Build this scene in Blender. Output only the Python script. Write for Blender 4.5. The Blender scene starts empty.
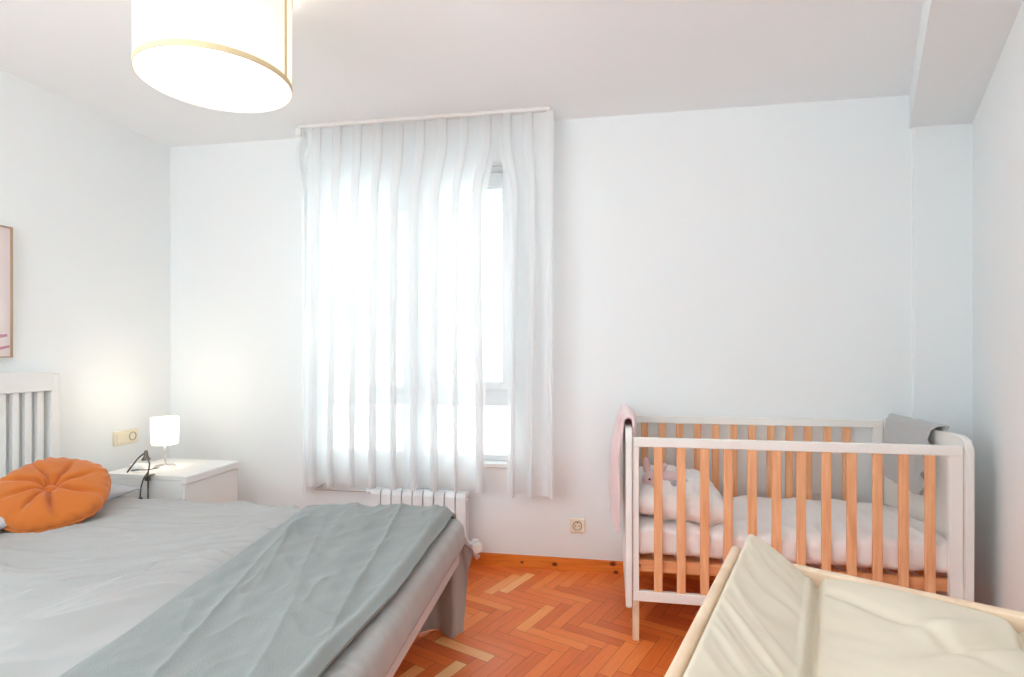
import bpy, bmesh, math, random
from mathutils import Vector, Matrix, noise
from math import sin, cos, pi, hypot, atan2, sqrt, exp
random.seed(7)
D = bpy.data
COL = bpy.context.scene.collection
SC = bpy.context.scene

# ------------------------------------------------------------------ helpers
def link(o, parent=None):
    COL.objects.link(o)
    if parent is not None:
        o.parent = parent
    return o

def tag(o, label=None, cat=None, group=None, kind=None):
    if label: o['label'] = label
    if cat: o['category'] = cat
    if group: o['group'] = group
    if kind: o['kind'] = kind
    return o

def empty(name, loc=(0, 0, 0), rz=0.0):
    o = D.objects.new(name, None)
    o.empty_display_size = 0.1
    o.location = loc
    o.rotation_euler = (0, 0, rz)
    return link(o)

def obj(name, bm, mat, parent=None, smooth=False, local=True):
    """bm in the parent's local space"""
    me = D.meshes.new(name)
    bmesh.ops.recalc_face_normals(bm, faces=bm.faces[:]) if len(bm.faces) < 60000 else None
    bm.to_mesh(me)
    bm.free()
    for m in (mat if isinstance(mat, (list, tuple)) else [mat]):
        me.materials.append(m)
    if smooth:
        for p in me.polygons: p.use_smooth = True
    o = D.objects.new(name, me)
    return link(o, parent)

def add_box(bm, x0, x1, y0, y1, z0, z1, bev=0.0, seg=2, M=None):
    vs = [bm.verts.new(v) for v in ((x0,y0,z0),(x1,y0,z0),(x1,y1,z0),(x0,y1,z0),(x0,y0,z1),(x1,y0,z1),(x1,y1,z1),(x0,y1,z1))]
    fs = [bm.faces.new([vs[i] for i in f]) for f in ((0,3,2,1),(4,5,6,7),(0,1,5,4),(1,2,6,5),(2,3,7,6),(3,0,4,7))]
    out = vs
    if bev > 0:
        es = list({e for f in fs for e in f.edges})
        r = bmesh.ops.bevel(bm, geom=es, offset=bev, segments=seg, profile=0.5, affect='EDGES')
        out = list({v for f in r['faces'] for v in f.verts} | {v for v in vs if v.is_valid})
    if M is not None:
        bmesh.ops.transform(bm, matrix=M, verts=[v for v in out if v.is_valid])
    return out

def box(name, x0, x1, y0, y1, z0, z1, mat, parent=None, bev=0.0, seg=2, M=None):
    bm = bmesh.new()
    add_box(bm, x0, x1, y0, y1, z0, z1, bev, seg, M)
    return obj(name, bm, mat, parent)

def add_prism(bm, pts, axis, a0, a1):
    """extrude a 2D outline: axis 'x' -> pts are (y,z); 'y' -> (x,z); 'z' -> (x,y)"""
    def P(p, a):
        if axis == 'x': return (a, p[0], p[1])
        if axis == 'y': return (p[0], a, p[1])
        return (p[0], p[1], a)
    A = [bm.verts.new(P(p, a0)) for p in pts]
    B = [bm.verts.new(P(p, a1)) for p in pts]
    n = len(pts)
    bm.faces.new(A); bm.faces.new(list(reversed(B)))
    for i in range(n):
        bm.faces.new((A[i], B[i], B[(i+1) % n], A[(i+1) % n]))

def add_lathe(bm, prof, seg=32, c=(0, 0, 0), close=False):
    rings = []
    for r, z in prof:
        if r < 1e-6:
            rings.append([bm.verts.new((c[0], c[1], c[2]+z))])
        else:
            rings.append([bm.verts.new((c[0]+r*cos(2*pi*i/seg), c[1]+r*sin(2*pi*i/seg), c[2]+z)) for i in range(seg)])
    pairs = list(zip(rings[:-1], rings[1:]))
    if close: pairs.append((rings[-1], rings[0]))
    for a, b in pairs:
        for i in range(seg):
            j = (i+1) % seg
            if len(a) == 1 and len(b) == 1: continue
            if len(a) == 1: bm.faces.new((a[0], b[j], b[i]))
            elif len(b) == 1: bm.faces.new((a[i], a[j], b[0]))
            else: bm.faces.new((a[i], a[j], b[j], b[i]))

def add_tube(bm, pts, r, seg=10, cap=True):
    pts = [Vector(p) for p in pts]
    rad = r if isinstance(r, (list, tuple)) else [r]*len(pts)
    rings = []
    up = Vector((0, 0, 1))
    prev = None
    for i, p in enumerate(pts):
        t = (pts[min(i+1, len(pts)-1)] - pts[max(i-1, 0)]).normalized()
        if prev is None:
            n = t.cross(up)
            if n.length < 1e-3: n = t.cross(Vector((1, 0, 0)))
        else:
            n = prev - t*prev.dot(t)
        n.normalize(); prev = n
        b = t.cross(n)
        rings.append([bm.verts.new(p + rad[i]*(n*cos(2*pi*k/seg) + b*sin(2*pi*k/seg))) for k in range(seg)])
    for a, b in zip(rings[:-1], rings[1:]):
        for k in range(seg):
            bm.faces.new((a[k], a[(k+1) % seg], b[(k+1) % seg], b[k]))
    if cap:
        bm.faces.new(list(reversed(rings[0]))); bm.faces.new(rings[-1])

def spline(pts, n=8):
    P = [Vector(p) for p in pts]
    P = [P[0]*2-P[1]] + P + [P[-1]*2-P[-2]]
    out = []
    for i in range(1, len(P)-2):
        for k in range(n):
            t = k/n
            a, b, c, d = P[i-1], P[i], P[i+1], P[i+2]
            out.append(0.5*((2*b)+(-a+c)*t+(2*a-5*b+4*c-d)*t*t+(-a+3*b-3*c+d)*t**3))
    out.append(P[-2])
    return out

def grid(name, nu, nv, f, mat, parent=None, closed_u=False, thick=0.0, sub=0, offset=-1.0):
    me = D.meshes.new(name)
    vs = []
    for j in range(nv+1):
        for i in range(nu + (0 if closed_u else 1)):
            vs.append(f(i/nu, j/nv))
    w = nu if closed_u else nu+1
    fs = []
    for j in range(nv):
        for i in range(nu):
            i2 = (i+1) % w
            fs.append((j*w+i, j*w+i2, (j+1)*w+i2, (j+1)*w+i))
    me.from_pydata(vs, [], fs)
    me.materials.append(mat)
    for p in me.polygons: p.use_smooth = True
    me.update()
    o = D.objects.new(name, me)
    link(o, parent)
    if thick:
        m = o.modifiers.new('thickness', 'SOLIDIFY'); m.thickness = thick; m.offset = offset
    if sub:
        m = o.modifiers.new('smooth', 'SUBSURF'); m.levels = sub; m.render_levels = sub
    return o

def nz(x, y, z=0.0):
    return noise.noise(Vector((x, y, z)))

def ridged(x, y, z=0.0):
    return 1 - 2*abs(noise.noise(Vector((x, y, z))))

def sstep(a, b, x):
    t = min(1, max(0, (x-a)/(b-a)))
    return t*t*(3-2*t)

def smooth_by_angle(o, deg=35):
    for p in o.data.polygons: p.use_smooth = True
    try:
        o.data.set_sharp_from_angle(angle=math.radians(deg))
    except Exception:
        pass

# ------------------------------------------------------------------ materials
def srgb(r, g, b):
    f = lambda c: (c/255/12.92) if c/255 <= 0.04045 else ((c/255+0.055)/1.055)**2.4
    return (f(r), f(g), f(b), 1)

def mat(name, col, rough=0.5, bump=0.0, scale=50.0, var=0.0, stretch=(1, 1, 1), sheen=0.0, metal=0.0, detail=4, dist=0.002, spec=0.5, emit=None, es=0.0, coat=0.0):
    m = D.materials.new(name); m.use_nodes = True
    nt = m.node_tree; N = nt.nodes; L = nt.links
    b = N['Principled BSDF']
    b.inputs['Base Color'].default_value = col
    b.inputs['Roughness'].default_value = rough
    b.inputs['Metallic'].default_value = metal
    b.inputs['Specular IOR Level'].default_value = spec
    if sheen:
        b.inputs['Sheen Weight'].default_value = sheen
        b.inputs['Sheen Roughness'].default_value = 0.5
    if coat:
        b.inputs['Coat Weight'].default_value = coat
    if emit:
        b.inputs['Emission Color'].default_value = emit
        b.inputs['Emission Strength'].default_value = es
    tc = N.new('ShaderNodeTexCoord'); mp = N.new('ShaderNodeMapping')
    mp.inputs['Scale'].default_value = stretch
    L.new(tc.outputs['Object'], mp.inputs['Vector'])
    n = N.new('ShaderNodeTexNoise'); n.inputs['Scale'].default_value = scale; n.inputs['Detail'].default_value = detail
    L.new(mp.outputs[0], n.inputs['Vector'])
    if var:
        r = N.new('ShaderNodeMix'); r.data_type = 'RGBA'
        r.inputs['A'].default_value = tuple(c*(1-var) for c in col[:3]) + (1,)
        r.inputs['B'].default_value = tuple(min(1, c*(1+var)) for c in col[:3]) + (1,)
        L.new(n.outputs['Fac'], r.inputs['Factor'])
        L.new(r.outputs['Result'], b.inputs['Base Color'])
    if bump:
        bp = N.new('ShaderNodeBump'); bp.inputs['Strength'].default_value = bump; bp.inputs['Distance'].default_value = dist
        L.new(n.outputs['Fac'], bp.inputs['Height']); L.new(bp.outputs[0], b.inputs['Normal'])
    return m

def wood_mat(name, c1, c2, rough=0.4, axis=(1, 1, 1), scale=6.0, knots=False):
    m = D.materials.new(name); m.use_nodes = True
    nt = m.node_tree; N = nt.nodes; L = nt.links
    b = N['Principled BSDF']; b.inputs['Roughness'].default_value = rough
    tc = N.new('ShaderNodeTexCoord'); mp = N.new('ShaderNodeMapping'); mp.inputs['Scale'].default_value = axis
    L.new(tc.outputs['Object'], mp.inputs['Vector'])
    n = N.new('ShaderNodeTexNoise'); n.inputs['Scale'].default_value = scale; n.inputs['Detail'].default_value = 6; n.inputs['Distortion'].default_value = 0.6
    L.new(mp.outputs[0], n.inputs['Vector'])
    cr = N.new('ShaderNodeValToRGB')
    cr.color_ramp.elements[0].position = 0.3; cr.color_ramp.elements[0].color = c1
    cr.color_ramp.elements[1].position = 0.7; cr.color_ramp.elements[1].color = c2
    L.new(n.outputs['Fac'], cr.inputs['Fac'])
    out = cr.outputs['Color']
    if knots:
        prev = None
        for kx, kz, kr in ((-0.456, 0.030, 0.008), (-0.284, 0.031, 0.013), (0.015, 0.052, 0.015), (0.03, 0.010, 0.012), (-1.1, 0.04, 0.01), (0.5, 0.03, 0.012), (0.95, 0.04, 0.01)):
            sb = N.new('ShaderNodeVectorMath'); sb.operation = 'SUBTRACT'; L.new(tc.outputs['Object'], sb.inputs[0]); sb.inputs[1].default_value = (kx, 0, kz)
            mu = N.new('ShaderNodeVectorMath'); mu.operation = 'MULTIPLY'; L.new(sb.outputs[0], mu.inputs[0]); mu.inputs[1].default_value = (0.7/kr, 0, 1/kr)
            ln = N.new('ShaderNodeVectorMath'); ln.operation = 'LENGTH'; L.new(mu.outputs[0], ln.inputs[0])
            if prev is None: prev = ln.outputs['Value']
            else:
                mi = N.new('ShaderNodeMath'); mi.operation = 'MINIMUM'; L.new(prev, mi.inputs[0]); L.new(ln.outputs['Value'], mi.inputs[1]); prev = mi.outputs[0]
        r2 = N.new('ShaderNodeValToRGB'); r2.color_ramp.elements[0].position = 0.5; r2.color_ramp.elements[0].color = (1, 1, 1, 1)
        r2.color_ramp.elements[1].position = 1.0; r2.color_ramp.elements[1].color = (0, 0, 0, 1)
        L.new(prev, r2.inputs['Fac'])
        mx = N.new('ShaderNodeMix'); mx.data_type = 'RGBA'
        L.new(r2.outputs['Color'], mx.inputs['Factor']); L.new(out, mx.inputs['A'])
        mx.inputs['B'].default_value = srgb(105, 38, 14)
        out = mx.outputs['Result']
    L.new(out, b.inputs['Base Color'])
    return m

WALLC = (0.835, 0.865, 0.87, 1)
M = {}
M['wall'] = mat('wall_paint', WALLC, 0.9, bump=0.05, scale=120, spec=0.2)
M['ceil'] = mat('ceiling_paint', (0.875, 0.91, 0.92, 1), 0.95, bump=0.04, scale=90, spec=0.1)
M['white'] = mat('white_lacquer', (0.82, 0.82, 0.80, 1), 0.35, var=0.01, scale=8)
M['crib_white'] = mat('crib_white_lacquer', (0.84, 0.825, 0.79, 1), 0.4, var=0.01, scale=8)
M['pvc'] = mat('window_frame_white', (0.8, 0.82, 0.83, 1), 0.35)
M['rad'] = mat('radiator_enamel', (0.84, 0.85, 0.86, 1), 0.3)
M['beech'] = wood_mat('beech_bars', srgb(222, 158, 112), srgb(240, 184, 138), 0.45, (14, 14, 1.2), 5)
M['beech_x'] = wood_mat('beech_rail', srgb(214, 146, 96), srgb(234, 172, 122), 0.45, (1.2, 14, 14), 5)
M['ply'] = wood_mat('pale_birch', srgb(218, 188, 158), srgb(236, 211, 183), 0.45, (6, 6, 6), 3)
M['pine'] = wood_mat('orange_pine', srgb(214, 112, 34), srgb(240, 146, 60), 0.35, (2, 8, 30), 3, knots=True)
M['sheet'] = mat('sheet_cotton', srgb(170, 169, 167), 0.9, bump=0.25, scale=900, sheen=0.2, spec=0.15, dist=0.0005, detail=2)
M['base'] = mat('bed_base_cloth', srgb(205, 200, 200), 0.85, bump=0.2, scale=500, spec=0.15, dist=0.0005)
M['pillow'] = mat('pillow_cotton', srgb(192, 195, 200), 0.9, bump=0.2, scale=500, spec=0.15, dist=0.0005)
M['throw'] = mat('throw_plush', srgb(137, 142, 140), 0.95, bump=0.6, scale=260, var=0.10, sheen=0.2, spec=0.1, dist=0.003)
M['orange'] = mat('orange_velvet', srgb(200, 112, 48), 0.85, bump=0.4, scale=350, var=0.05, sheen=0.3, spec=0.15, dist=0.0008)
M['cream'] = mat('cream_mat_cotton', srgb(210, 199, 180), 0.8, bump=0.15, scale=600, spec=0.2, dist=0.0005)
M['crib_sheet'] = mat('crib_white_cotton', (0.86, 0.83, 0.82, 1), 0.9, bump=0.15, scale=500, spec=0.1, dist=0.0005)
M['pink'] = mat('pink_fleece', srgb(236, 208, 208), 0.95, bump=0.7, scale=220, sheen=0.4, spec=0.1, dist=0.002)
M['greycloth'] = mat('grey_muslin', srgb(186, 188, 188), 0.95, bump=0.4, scale=400, spec=0.1, dist=0.001)
M['plush'] = mat('pink_plush', srgb(226, 202, 204), 0.95, bump=0.6, scale=300, sheen=0.4, spec=0.1)
M['plush_grey'] = mat('grey_plush', srgb(170, 168, 178), 0.95, bump=0.6, scale=300, sheen=0.4, spec=0.1)
M['black'] = mat('black_plastic', (0.025, 0.025, 0.027, 1), 0.4)
M['steel'] = mat('brushed_steel', (0.62, 0.61, 0.59, 1), 0.28, metal=1.0)
M['dark_metal'] = mat('dark_metal', (0.16, 0.14, 0.12, 1), 0.35, metal=0.9)
M['ivory'] = mat('ivory_plastic', srgb(238, 228, 204), 0.35)
M['ivory_dark'] = mat('ivory_plastic_recess', srgb(176, 166, 148), 0.4)
M['tan'] = mat('shade_trim_tan', srgb(214, 196, 158), 0.8)
M['frame_wood'] = mat('picture_frame_oak', srgb(176, 148, 122), 0.5, var=0.08, scale=20)
M['mauve'] = mat('mauve_paint', srgb(198, 140, 160), 0.8, var=0.05)
M['grout'] = mat('floor_joint', srgb(96, 38, 14), 0.6)

M['outside_wall'] = mat('outside_sill', (0.8, 0.8, 0.8, 1), 0.8)

# canvas: blush wash
m = D.materials.new('canvas_blush'); m.use_nodes = True
N = m.node_tree.nodes; L = m.node_tree.links
n = N.new('ShaderNodeTexNoise'); n.inputs['Scale'].default_value = 3.0; n.inputs['Detail'].default_value = 2
tc = N.new('ShaderNodeTexCoord'); L.new(tc.outputs['Object'], n.inputs['Vector'])
cr = N.new('ShaderNodeValToRGB'); cr.color_ramp.elements[0].color = srgb(232, 224, 222); cr.color_ramp.elements[1].color = srgb(222, 206, 204)
L.new(n.outputs['Fac'], cr.inputs['Fac']); L.new(cr.outputs['Color'], N['Principled BSDF'].inputs['Base Color'])
N['Principled BSDF'].inputs['Roughness'].default_value = 0.8
M['canvas'] = m

# sheer curtain
def sheer(name, transp, col):
    m = D.materials.new(name); m.use_nodes = True
    nt = m.node_tree; N = nt.nodes; L = nt.links
    N.remove(N['Principled BSDF'])
    out = N['Material Output']
    d = N.new('ShaderNodeBsdfDiffuse'); d.inputs['Color'].default_value = col
    t = N.new('ShaderNodeBsdfTranslucent'); t.inputs['Color'].default_value = col
    tr = N.new('ShaderNodeBsdfTransparent')
    a = N.new('ShaderNodeMixShader'); a.inputs['Fac'].default_value = 0.5
    L.new(d.outputs[0], a.inputs[1]); L.new(t.outputs[0], a.inputs[2])
    b = N.new('ShaderNodeMixShader'); b.inputs['Fac'].default_value = transp
    # a fine weave breaks the threads up a little
    w = N.new('ShaderNodeTexNoise'); w.inputs['Scale'].default_value = 700
    tc = N.new('ShaderNodeTexCoord'); L.new(tc.outputs['Object'], w.inputs['Vector'])
    mr = N.new('ShaderNodeMapRange'); mr.inputs['To Min'].default_value = max(0, transp-0.06); mr.inputs['To Max'].default_value = transp+0.06*(transp > 0)
    L.new(w.outputs['Fac'], mr.inputs['Value']); L.new(mr.outputs[0], b.inputs['Fac'])
    L.new(a.outputs[0], b.inputs[1]); L.new(tr.outputs[0], b.inputs[2]); L.new(b.outputs[0], out.inputs[0])
    return m
M['sheer'] = sheer('sheer_voile', 0.16, (0.925, 0.94, 0.945, 1))
M['tape'] = sheer('curtain_heading_tape', 0.12, (0.88, 0.87, 0.86, 1))

M['shutter'] = sheer('shutter_slats', 0.0, (0.8, 0.82, 0.83, 1))
M['blind'] = sheer('added_blind_cloth', 0.0, (0.85, 0.86, 0.86, 1))  # for the added blinds out of view
# window glass: clear, faint reflection
m = D.materials.new('window_glass'); m.use_nodes = True
N = m.node_tree.nodes; L = m.node_tree.links; N.remove(N['Principled BSDF'])
tr = N.new('ShaderNodeBsdfTransparent'); tr.inputs['Color'].default_value = (0.96, 0.98, 0.98, 1)
gl = N.new('ShaderNodeBsdfGlossy'); gl.inputs['Roughness'].default_value = 0.02
fr = N.new('ShaderNodeFresnel'); fr.inputs['IOR'].default_value = 1.45
mx = N.new('ShaderNodeMixShader'); L.new(fr.outputs[0], mx.inputs[0]); L.new(tr.outputs[0], mx.inputs[1]); L.new(gl.outputs[0], mx.inputs[2])
L.new(mx.outputs[0], N['Material Output'].inputs[0])
M['glass'] = m

# lamp shades that glow
def glow_shade(name, col, ecol, es, transl=0.5):
    m = D.materials.new(name); m.use_nodes = True
    nt = m.node_tree; N = nt.nodes; L = nt.links; N.remove(N['Principled BSDF'])
    d = N.new('ShaderNodeBsdfDiffuse'); d.inputs['Color'].default_value = col
    t = N.new('ShaderNodeBsdfTranslucent'); t.inputs['Color'].default_value = col
    a = N.new('ShaderNodeMixShader'); a.inputs['Fac'].default_value = transl
    L.new(d.outputs[0], a.inputs[1]); L.new(t.outputs[0], a.inputs[2])
    e = N.new('ShaderNodeEmission'); e.inputs['Color'].default_value = ecol; e.inputs['Strength'].default_value = es
    ad = N.new('ShaderNodeAddShader'); L.new(a.outputs[0], ad.inputs[0]); L.new(e.outputs[0], ad.inputs[1])
    L.new(ad.outputs[0], N['Material Output'].inputs[0])
    return m
M['shade_ceiling'] = glow_shade('ceiling_shade_cotton', (0.85, 0.81, 0.75, 1), (1.0, 0.90, 0.78, 1), 0.10)
M['diffuser'] = glow_shade('diffuser_acrylic', (0.8, 0.8, 0.8, 1), (1, 0.97, 0.92, 1), 3.0, 0.3)
M['shade_table'] = glow_shade('frosted_shade', (0.85, 0.82, 0.76, 1), (1.0, 0.88, 0.72, 1), 0.5)
M['bulb'] = glow_shade('bulb_glass', (0.8, 0.8, 0.8, 1), (1.0, 0.85, 0.65, 1), 6.0)

# parquet: one mesh of blocks, each with its own wood tone
m = D.materials.new('parquet_wood'); m.use_nodes = True
N = m.node_tree.nodes; L = m.node_tree.links; b = N['Principled BSDF']
at = N.new('ShaderNodeAttribute'); at.attribute_name = 'block'      # r: tone, g: grain offset
uv = N.new('ShaderNodeUVMap'); uv.uv_map = 'grain'
mp = N.new('ShaderNodeMapping'); mp.inputs['Scale'].default_value = (7, 90, 1); L.new(uv.outputs[0], mp.inputs['Vector'])
n = N.new('ShaderNodeTexNoise'); n.inputs['Scale'].default_value = 1.0; n.inputs['Detail'].default_value = 5; n.inputs['Distortion'].default_value = 0.8
L.new(mp.outputs[0], n.inputs['Vector'])
cr = N.new('ShaderNodeValToRGB'); e = cr.color_ramp.elements
e[0].position = 0.0; e[0].color = srgb(216, 104, 46)
e[1].position = 1.0; e[1].color = srgb(254, 208, 146)
for pos, c in ((0.3, (236, 124, 58)), (0.6, (246, 148, 78)), (0.82, (252, 178, 112))):
    x = e.new(pos); x.color = srgb(*c)
sep = N.new('ShaderNodeSeparateColor'); L.new(at.outputs['Color'], sep.inputs[0])
ma = N.new('ShaderNodeMath'); ma.operation = 'MULTIPLY_ADD'; L.new(n.outputs['Fac'], ma.inputs[0]); ma.inputs[1].default_value = 0.5; ma.inputs[2].default_value = -0.25
ad = N.new('ShaderNodeMath'); ad.operation = 'ADD'; L.new(ma.outputs[0], ad.inputs[0]); L.new(sep.outputs[0], ad.inputs[1])
L.new(ad.outputs[0], cr.inputs['Fac']); L.new(cr.outputs['Color'], b.inputs['Base Color'])
b.inputs['Roughness'].default_value = 0.33
n2 = N.new('ShaderNodeTexNoise'); n2.inputs['Scale'].default_value = 5
tc = N.new('ShaderNodeTexCoord'); L.new(tc.outputs['Object'], n2.inputs['Vector'])
mr = N.new('ShaderNodeMapRange'); mr.inputs['To Min'].default_value = 0.22; mr.inputs['To Max'].default_value = 0.5
L.new(n2.outputs['Fac'], mr.inputs['Value']); L.new(mr.outputs[0], b.inputs['Roughness'])
M['parquet'] = m

# ------------------------------------------------------------------ room
XL, YB, YF, ZC = -2.568, 2.93, -1.35, 2.35
def xr(y): return 0.389 + 0.4317*y           # the right wall runs at an angle
st = lambda o: tag(o, kind='structure')
WX0, WX1, WZ0, WZ1 = -1.65, -0.455, 0.545, 2.15  # window opening
T = 0.25
# floor: joint slab + blocks
bm = bmesh.new()
add_prism(bm, [(XL, YF), (xr(YF), YF), (xr(YB), YB), (XL, YB)], 'z', -0.05, -0.0015)
floor = obj('floor', bm, M['grout']); st(floor)
bm = bmesh.new()
cl = bm.loops.layers.color.new('block'); ul = bm.loops.layers.uv.new('grain')
Lb, Wb, G = 0.262, 0.0525, 0.0006
ang = math.radians(-23.3)
ca, sa = cos(ang), sin(ang)
rb = random.Random(3)
def addblock(x, y, w, h, horiz):
    cx, cy = x+w/2, y+h/2
    X = cx*ca - cy*sa; Y = cx*sa + cy*ca
    if not (XL-0.2 < X < xr(Y)+0.2 and YF-0.2 < Y < YB+0.2): return
    tone = min(1, max(0, rb.gauss(0.50, 0.15)))
    if rb.random() < 0.04: tone = rb.uniform(0.72, 0.95)
    worn_glare = exp(-((X+0.42)**2/0.16+(Y-2.42)**2/0.09)*1.0)  # lighter patch: worn blocks, with window glare put into their tone
    tone = min(1.0, tone + worn_glare*rb.choice((0.0, 0.05, 0.15, 0.3, 0.38)))
    du, dv = rb.random()*20, rb.random()*20
    vs = []
    for (a, c) in ((x+G, y+G), (x+w-G, y+G), (x+w-G, y+h-G), (x+G, y+h-G)):
        vs.append((bm.verts.new((a*ca - c*sa, a*sa + c*ca, 0.0)), a, c))
    f = bm.faces.new([v[0] for v in vs])
    for lp, v in zip(f.loops, vs):
        lp[cl] = (tone, 0, 0, 1)
        lp[ul].uv = ((v[1]+du, v[2]+dv) if horiz else (v[2]+du, v[1]+dv))
for j in range(-30, 31):
    for i in range(-140, 141):
        ox, oy = i*Wb + j*Lb, i*Wb - j*Lb
        if abs(ox) > 7 or abs(oy) > 7: continue
        addblock(ox, oy, Lb, Wb, True)
        addblock(ox+Lb, oy-Lb+Wb, Wb, Lb, False)
# trim to the room
for co, no in (((XL, 0, 0), (-1, 0, 0)), ((0, YB, 0), (0, 1, 0)), ((0, YF, 0), (0, -1, 0)), ((0.389, 0, 0), (1, -0.4317, 0))):
    bmesh.ops.bisect_plane(bm, geom=bm.verts[:]+bm.edges[:]+bm.faces[:], plane_co=co, plane_no=no, clear_outer=True)
me = D.meshes.new('floor_parquet'); bm.to_mesh(me); bm.free(); me.materials.append(M['parquet'])
pq = D.objects.new('floor_parquet', me); link(pq, floor)

bm = bmesh.new()
add_prism(bm, [(XL-T, YF-T), (xr(YF-T)+0.3, YF-T), (xr(YB+T)+0.3, YB+T), (XL-T, YB+T)], 'z', ZC, ZC+0.15)
st(obj('ceiling', bm, M['ceil']))
SY0, SY1, SZ0, SZ1 = -1.15, 0.25, 0.85, 2.2  # opening for the added side window, out of view
bm = bmesh.new()
add_box(bm, XL-T, XL, YF-T, SY0, -0.05, ZC)
add_box(bm, XL-T, XL, SY1, YB+T, -0.05, ZC)
add_box(bm, XL-T, XL, SY0, SY1, -0.05, SZ0)
add_box(bm, XL-T, XL, SY0, SY1, SZ1, ZC)
st(obj('wall_left', bm, M['wall']))
# right wall
bm = bmesh.new()
add_prism(bm, [(xr(YF-T), YF-T), (xr(YB+T), YB+T), (xr(YB+T)+0.2, YB+T), (xr(YF-T)+0.2, YF-T)], 'z', -0.05, ZC)
st(obj('wall_right', bm, M['wall']))
# back wall around the window
bm = bmesh.new()
add_box(bm, XL, WX0, YB, YB+T, -0.05, ZC)
add_box(bm, WX1, xr(YB), YB, YB+T, -0.05, ZC)
add_box(bm, WX0, WX1, YB, YB+T, -0.05, WZ0)
add_box(bm, WX0, WX1, YB, YB+T, WZ1, ZC)
st(obj('wall_back', bm, M['wall']))
# wall behind the camera, with an opening for a window added to brighten the room
FX0, FX1, FZ0, FZ1 = -2.2, -0.5, 0.85, 2.2
bm = bmesh.new()
add_box(bm, XL, FX0, YF-T, YF, -0.05, ZC)
add_box(bm, FX1, xr(YF), YF-T, YF, -0.05, ZC)
add_box(bm, FX0, FX1, YF-T, YF, -0.05, FZ0)
add_box(bm, FX0, FX1, YF-T, YF, FZ1, ZC)
st(obj('wall_front', bm, M['wall']))
# pillar at the right end of the back wall and the beam that it carries
bm = bmesh.new()
add_prism(bm, [(1.405, YB+0.001), (1.405, YB-0.018), (xr(YB-0.018), YB-0.018), (xr(YB), YB+0.001)], 'z', -0.02, 2.192)
st(obj('trim_1', bm, M['wall']))
bm = bmesh.new()
dx, dy = -0.3963, -0.9181     # direction of the right wall towards the camera
p0 = (1.392, YB); Lw = 4.5
add_prism(bm, [(p0[0], p0[1]), (p0[0]+dx*Lw+0.05, p0[1]+dy*Lw), (xr(YB)+dx*Lw+0.01, YB+dy*Lw), (xr(YB)+0.01, YB)], 'z', 2.192, ZC+0.01)
st(obj('trim_2', bm, M['wall']))
# skirting boards in orange pine
def skirt(name, pts):
    bm = bmesh.new()
    add_prism(bm, pts, 'z', 0, 0.066)
    es = [e for e in bm.edges if all(abs(v.co.z-0.066) < 1e-5 for v in e.verts)]
    bmesh.ops.bevel(bm, geom=es, offset=0.004, segments=2, affect='EDGES')
    return st(obj(name, bm, M['pine']))
skirt('baseboard_back', [(XL, YB), (XL, YB-0.012), (1.403, YB-0.012), (1.403, YB)])
skirt('baseboard_left', [(XL, YF), (XL+0.012, YF), (XL+0.012, YB-0.013), (XL, YB-0.013)])
n_ = (-0.9181, 0.3963)
skirt('baseboard_right', [(xr(YF), YF), (xr(1.9), 1.9), (xr(1.9)+n_[0]*0.012, 1.9+n_[1]*0.012), (xr(YF)+n_[0]*0.012, YF+n_[1]*0.012)])

# window (two lights above a transom, low panes beneath)
def window(name, x0, x1, z0, z1, y, label=None, mirror=False, detailed=True):
    w = st(empty(name, (0, 0, 0)))
    ya, yb = y-0.03, y+0.035
    bm = bmesh.new()
    F = 0.062
    xm = (-1.149, -0.956) if detailed else ((x0+x1)/2-0.05, (x0+x1)/2+0.05)
    add_box(bm, x0, x0+F, ya, yb, z0, z1, 0.004); add_box(bm, x1-F, x1, ya, yb, z0, z1, 0.004)
    add_box(bm, x0+F, x1-F, ya, yb, z1-0.035, z1, 0.004); add_box(bm, x0+F, x1-F, ya, yb, z0, z0+0.03, 0.004)
    add_box(bm, xm[0], xm[1]-0.075, ya, yb, z0+0.03, z1-0.035, 0.004)
    if detailed:
        add_box(bm, x0+F, xm[0], ya, yb, 0.84, 0.945, 0.004); add_box(bm, xm[1]-0.075, x1-F, ya, yb, 0.84, 0.945, 0.004)
    st(obj('window_frame', bm, M['pvc'], w))
    if detailed:
        bm = bmesh.new()                    # opening casement on the right
        a, b_, c, d = xm[1]-0.072, x1-0.045, 0.93, z1-0.04
        s = 0.075
        add_box(bm, a, a+s, ya-0.02, ya+0.03, c, d, 0.004); add_box(bm, b_-s, b_, ya-0.02, ya+0.03, c, d, 0.004)
        add_box(bm, a+s, b_-s, ya-0.02, ya+0.03, d-s, d, 0.004); add_box(bm, a+s, b_-s, ya-0.02, ya+0.03, c, c+0.045, 0.004)
        cas = obj('casement', bm, M['pvc'], w)
        bm = bmesh.new()
        add_box(bm, a+0.020, a+0.045, ya-0.032, ya-0.018, 1.40, 1.47, 0.003)
        add_tube(bm, [(a+0.032, ya-0.03, 1.455), (a+0.032, ya-0.055, 1.455)], 0.007)
        add_box(bm, a+0.025, a+0.040, ya-0.062, ya-0.05, 1.385, 1.465, 0.003)
        obj('window_handle', bm, M['steel'], cas)
    bm = bmesh.new()
    add_box(bm, x0+F-0.01, x1-F+0.01, y+0.0, y+0.006, z0+0.02, z1-0.03)
    st(obj('window_pane', bm, M['glass'], w))
    return w
w1 = window('window_1', WX0, WX1, WZ0, WZ1, YB+0.10)
st(box('window_sill', WX0-0.02, WX1+0.02, YB-0.02, YB+0.07, WZ0-0.022, WZ0+0.001, M['white'], w1, 0.004))
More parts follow.
